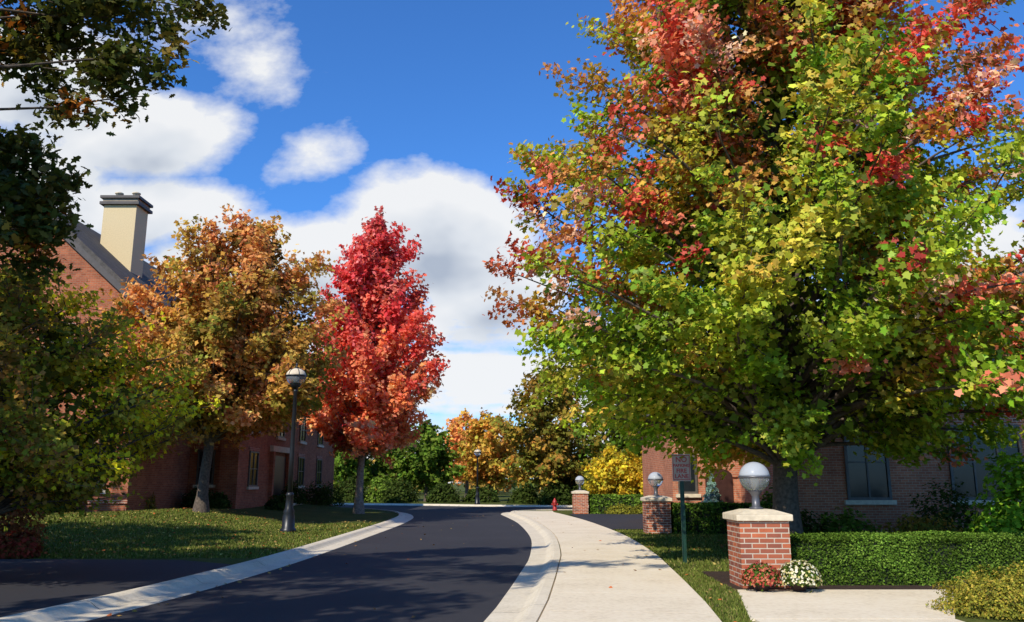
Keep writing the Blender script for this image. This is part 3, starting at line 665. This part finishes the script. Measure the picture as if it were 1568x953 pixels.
hr=empty('brick_house',(14,25,0))
box('main_walls',8.4,27,25,39,0,6.1,M_brickR,hr)
V=[(7.9,24.5,6.1),(27.5,24.5,6.1),(27.5,39.5,6.1),(7.9,39.5,6.1),(14.5,32,10.2),(21,32,10.2)]
obj_from('hip_roof',V,[(0,1,5,4),(1,2,5),(2,3,4,5),(3,0,4),(3,2,1,0)],M_shing,hr)
box('gutter',7.85,27.5,24.4,24.49,5.9,6.12,M_trim,hr)
window(9.9,11.2,1.2,3.4,25,hr); window(13,15.2,1.2,3.4,25,hr); window(9.9,11.2,4.1,5.6,25,hr); window(13,15.2,4.1,5.6,25,hr); window(17,18.5,1.2,3.2,25,hr);window(17,18.5,4.1,5.6,25,hr)
box('entry_wing_walls',5.9,8.397,31,38,0,4.3,M_brickR,hr)
V=[(5.4,30.5,4.3),(8.38,30.5,4.3),(8.38,38.5,4.3),(5.4,38.5,4.3),(8.38,34.5,6.8),(7.6,34.5,6.6)]
obj_from('entry_wing_roof',V,[(0,1,4,5),(2,3,5,4),(3,0,5),(3,2,1,0)],M_shing,hr)
ax,aw,zs_=7.6,.5,1.9
arc=[(ax-aw,.1),(ax+aw,.1)]+[(ax+aw*math.cos(t),zs_+aw*.6*math.sin(t)) for t in np.linspace(0,math.pi,14)]
prism('arched_entry',arc,30.96,30.997,M_door,hr)
for k,t in enumerate(np.linspace(0,math.pi,13)[:-1]):
    t2=t+math.pi/12.6
    q=[(ax+(aw+.003)*math.cos(t),zs_+(aw*.6+.003)*math.sin(t)),(ax+(aw+.2)*math.cos(t),zs_+(aw*.6+.2)*math.sin(t)),(ax+(aw+.2)*math.cos(t2),zs_+(aw*.6+.2)*math.sin(t2)),(ax+(aw+.003)*math.cos(t2),zs_+(aw*.6+.003)*math.sin(t2))]
    prism('arch_brick',q,30.93,30.997,M_brickR,hr)
window(6.1,6.8,1.3,2.7,31,hr,mull=False)

# ------------------------------------------------------------------ light, sky
az=np.array([-.50,-.866]); el=math.radians(39)
sd=Vector((az[0]*math.cos(el),az[1]*math.cos(el),math.sin(el)))
L=bpy.data.lights.new('sun','SUN'); L.energy=5.0; L.angle=math.radians(.5); L.color=(1,.93,.80)
lo=bpy.data.objects.new('sun',L); lo.rotation_euler=(-sd).to_track_quat('-Z','Y').to_euler(); lo.location=(-20,-20,30); link(lo)
W=bpy.data.worlds.new('World'); scene.world=W; W.use_nodes=True; t=NT(W.node_tree)
bg=W.node_tree.nodes['Background']; bg.inputs[1].default_value=.12
sky=t.n('ShaderNodeTexSky'); sky.sky_type='NISHITA'; sky.sun_disc=False; sky.sun_elevation=el; sky.sun_rotation=math.atan2(az[0],az[1]); sky.ozone_density=2.0; sky.dust_density=.3; sky.air_density=1.0
tc=t.n('ShaderNodeTexCoord'); sp=t.n('ShaderNodeSeparateXYZ'); t.l(tc.outputs['Generated'],sp.inputs[0])
yy=t.m('MAXIMUM',sp.outputs[1],.08)
A=t.m('DIVIDE',sp.outputs[0],yy); E=t.m('DIVIDE',sp.outputs[2],yy)
ae=t.n('ShaderNodeCombineXYZ'); t.l(A,ae.inputs[0]); t.l(E,ae.inputs[1]); AE=ae.outputs[0]
def vm(op,a,b=None,c=None):
    x=t.n('ShaderNodeVectorMath'); x.operation=op
    for i,v in enumerate((a,b,c)):
        if v is None: continue
        if isinstance(v,tuple): x.inputs[i].default_value=v
        else: t.l(v,x.inputs[i])
    return x.outputs[1] if op=='LENGTH' else x.outputs[0]
def fbm(vec,sa,se,det,rough,off):
    n=t.n('ShaderNodeTexNoise'); n.inputs['Scale'].default_value=1; n.inputs['Detail'].default_value=det; n.inputs['Roughness'].default_value=rough
    t.l(vm('MULTIPLY_ADD',vec,(sa,se,0),(0,0,off)),n.inputs['Vector']); return n.outputs[0]
blobs=[(-.11,.305,.155,.105,1.35),(-.24,.275,.16,.07,1.35),(-.36,.27,.13,.055,1.2),(-.03,.235,.13,.065,1.15),(-.468,.44,.155,.072,1.15),(-.622,.52,.15,.10,1.15),(-.46,.335,.15,.06,1.0),(-.60,.36,.11,.11,.9),
 (-.40,.60,.09,.055,.36),(-.33,.53,.09,.065,.36),(-.262,.413,.06,.055,.46),(.62,.27,.12,.09,.8)]
def field(vec,det,rich):
    cur=None
    for (a0,e0,ra,re,w) in blobs:
        d=vm('LENGTH',vm('MULTIPLY_ADD',vec,(1/ra,1/re,0),(-a0/ra,-e0/re,0)))
        v=t.m('MULTIPLY_ADD',d,-w,w)
        cur=v if cur is None else t.m('MAXIMUM',cur,v)
    if rich:
        band=t.m('MULTIPLY_ADD',fbm(vec,3.5,34,3,.5,4.),1.7,-.42)
        low=t.m('MULTIPLY',band,t.m('MULTIPLY_ADD',E,-9,2.3,clamp=True))
        low=t.m('SUBTRACT',low,t.m('MULTIPLY',t.m('GREATER_THAN',E,.255),.5))
        cur=t.m('MAXIMUM',cur,low)
    cur=t.m('MAXIMUM',cur,-.6)
    n1=t.m('SUBTRACT',fbm(vec,9,13,det,.57,1.3),.5)
    return t.m('MULTIPLY_ADD',n1,1.35,cur)
f0=field(AE,7,True); f1=field(vm('ADD',AE,(-.008,.038,0)),3,False)
dens=t.m('MULTIPLY',f0,2.6,clamp=True)
shade=t.m('MULTIPLY_ADD',f1,1.0,-.30,clamp=True)
cc=ramp(t,shade,[(0,(.90,.91,.92)),(.45,(.74,.78,.83)),(1,(.44,.50,.60))])
sc=t.n('ShaderNodeVectorMath'); sc.operation='SCALE'; t.l(cc,sc.inputs[0]); sc.inputs[3].default_value=1/.12
sk=vm('MULTIPLY',sky.outputs[0],(.46,.98,1.65))
mx=t.n('ShaderNodeMix',data_type='RGBA'); t.l(t.m('MULTIPLY',dens,.97),mx.inputs[0]); t.l(sk,mx.inputs[6]); t.l(sc.outputs[0],mx.inputs[7])
t.l(mx.outputs[2],bg.inputs[0])

# ------------------------------------------------------------------ camera
cam=bpy.data.cameras.new('camera'); cam.sensor_width=36; cam.lens=29.04; cam.clip_end=3000; cam.clip_start=.1
co=bpy.data.objects.new('camera',cam); co.location=(0,0,1.72); co.rotation_euler=(math.radians(90+11.7),0,0); link(co); scene.camera=co
scene.view_settings.view_transform='Standard'; scene.view_settings.look='None'; scene.view_settings.exposure=0; scene.view_settings.gamma=1
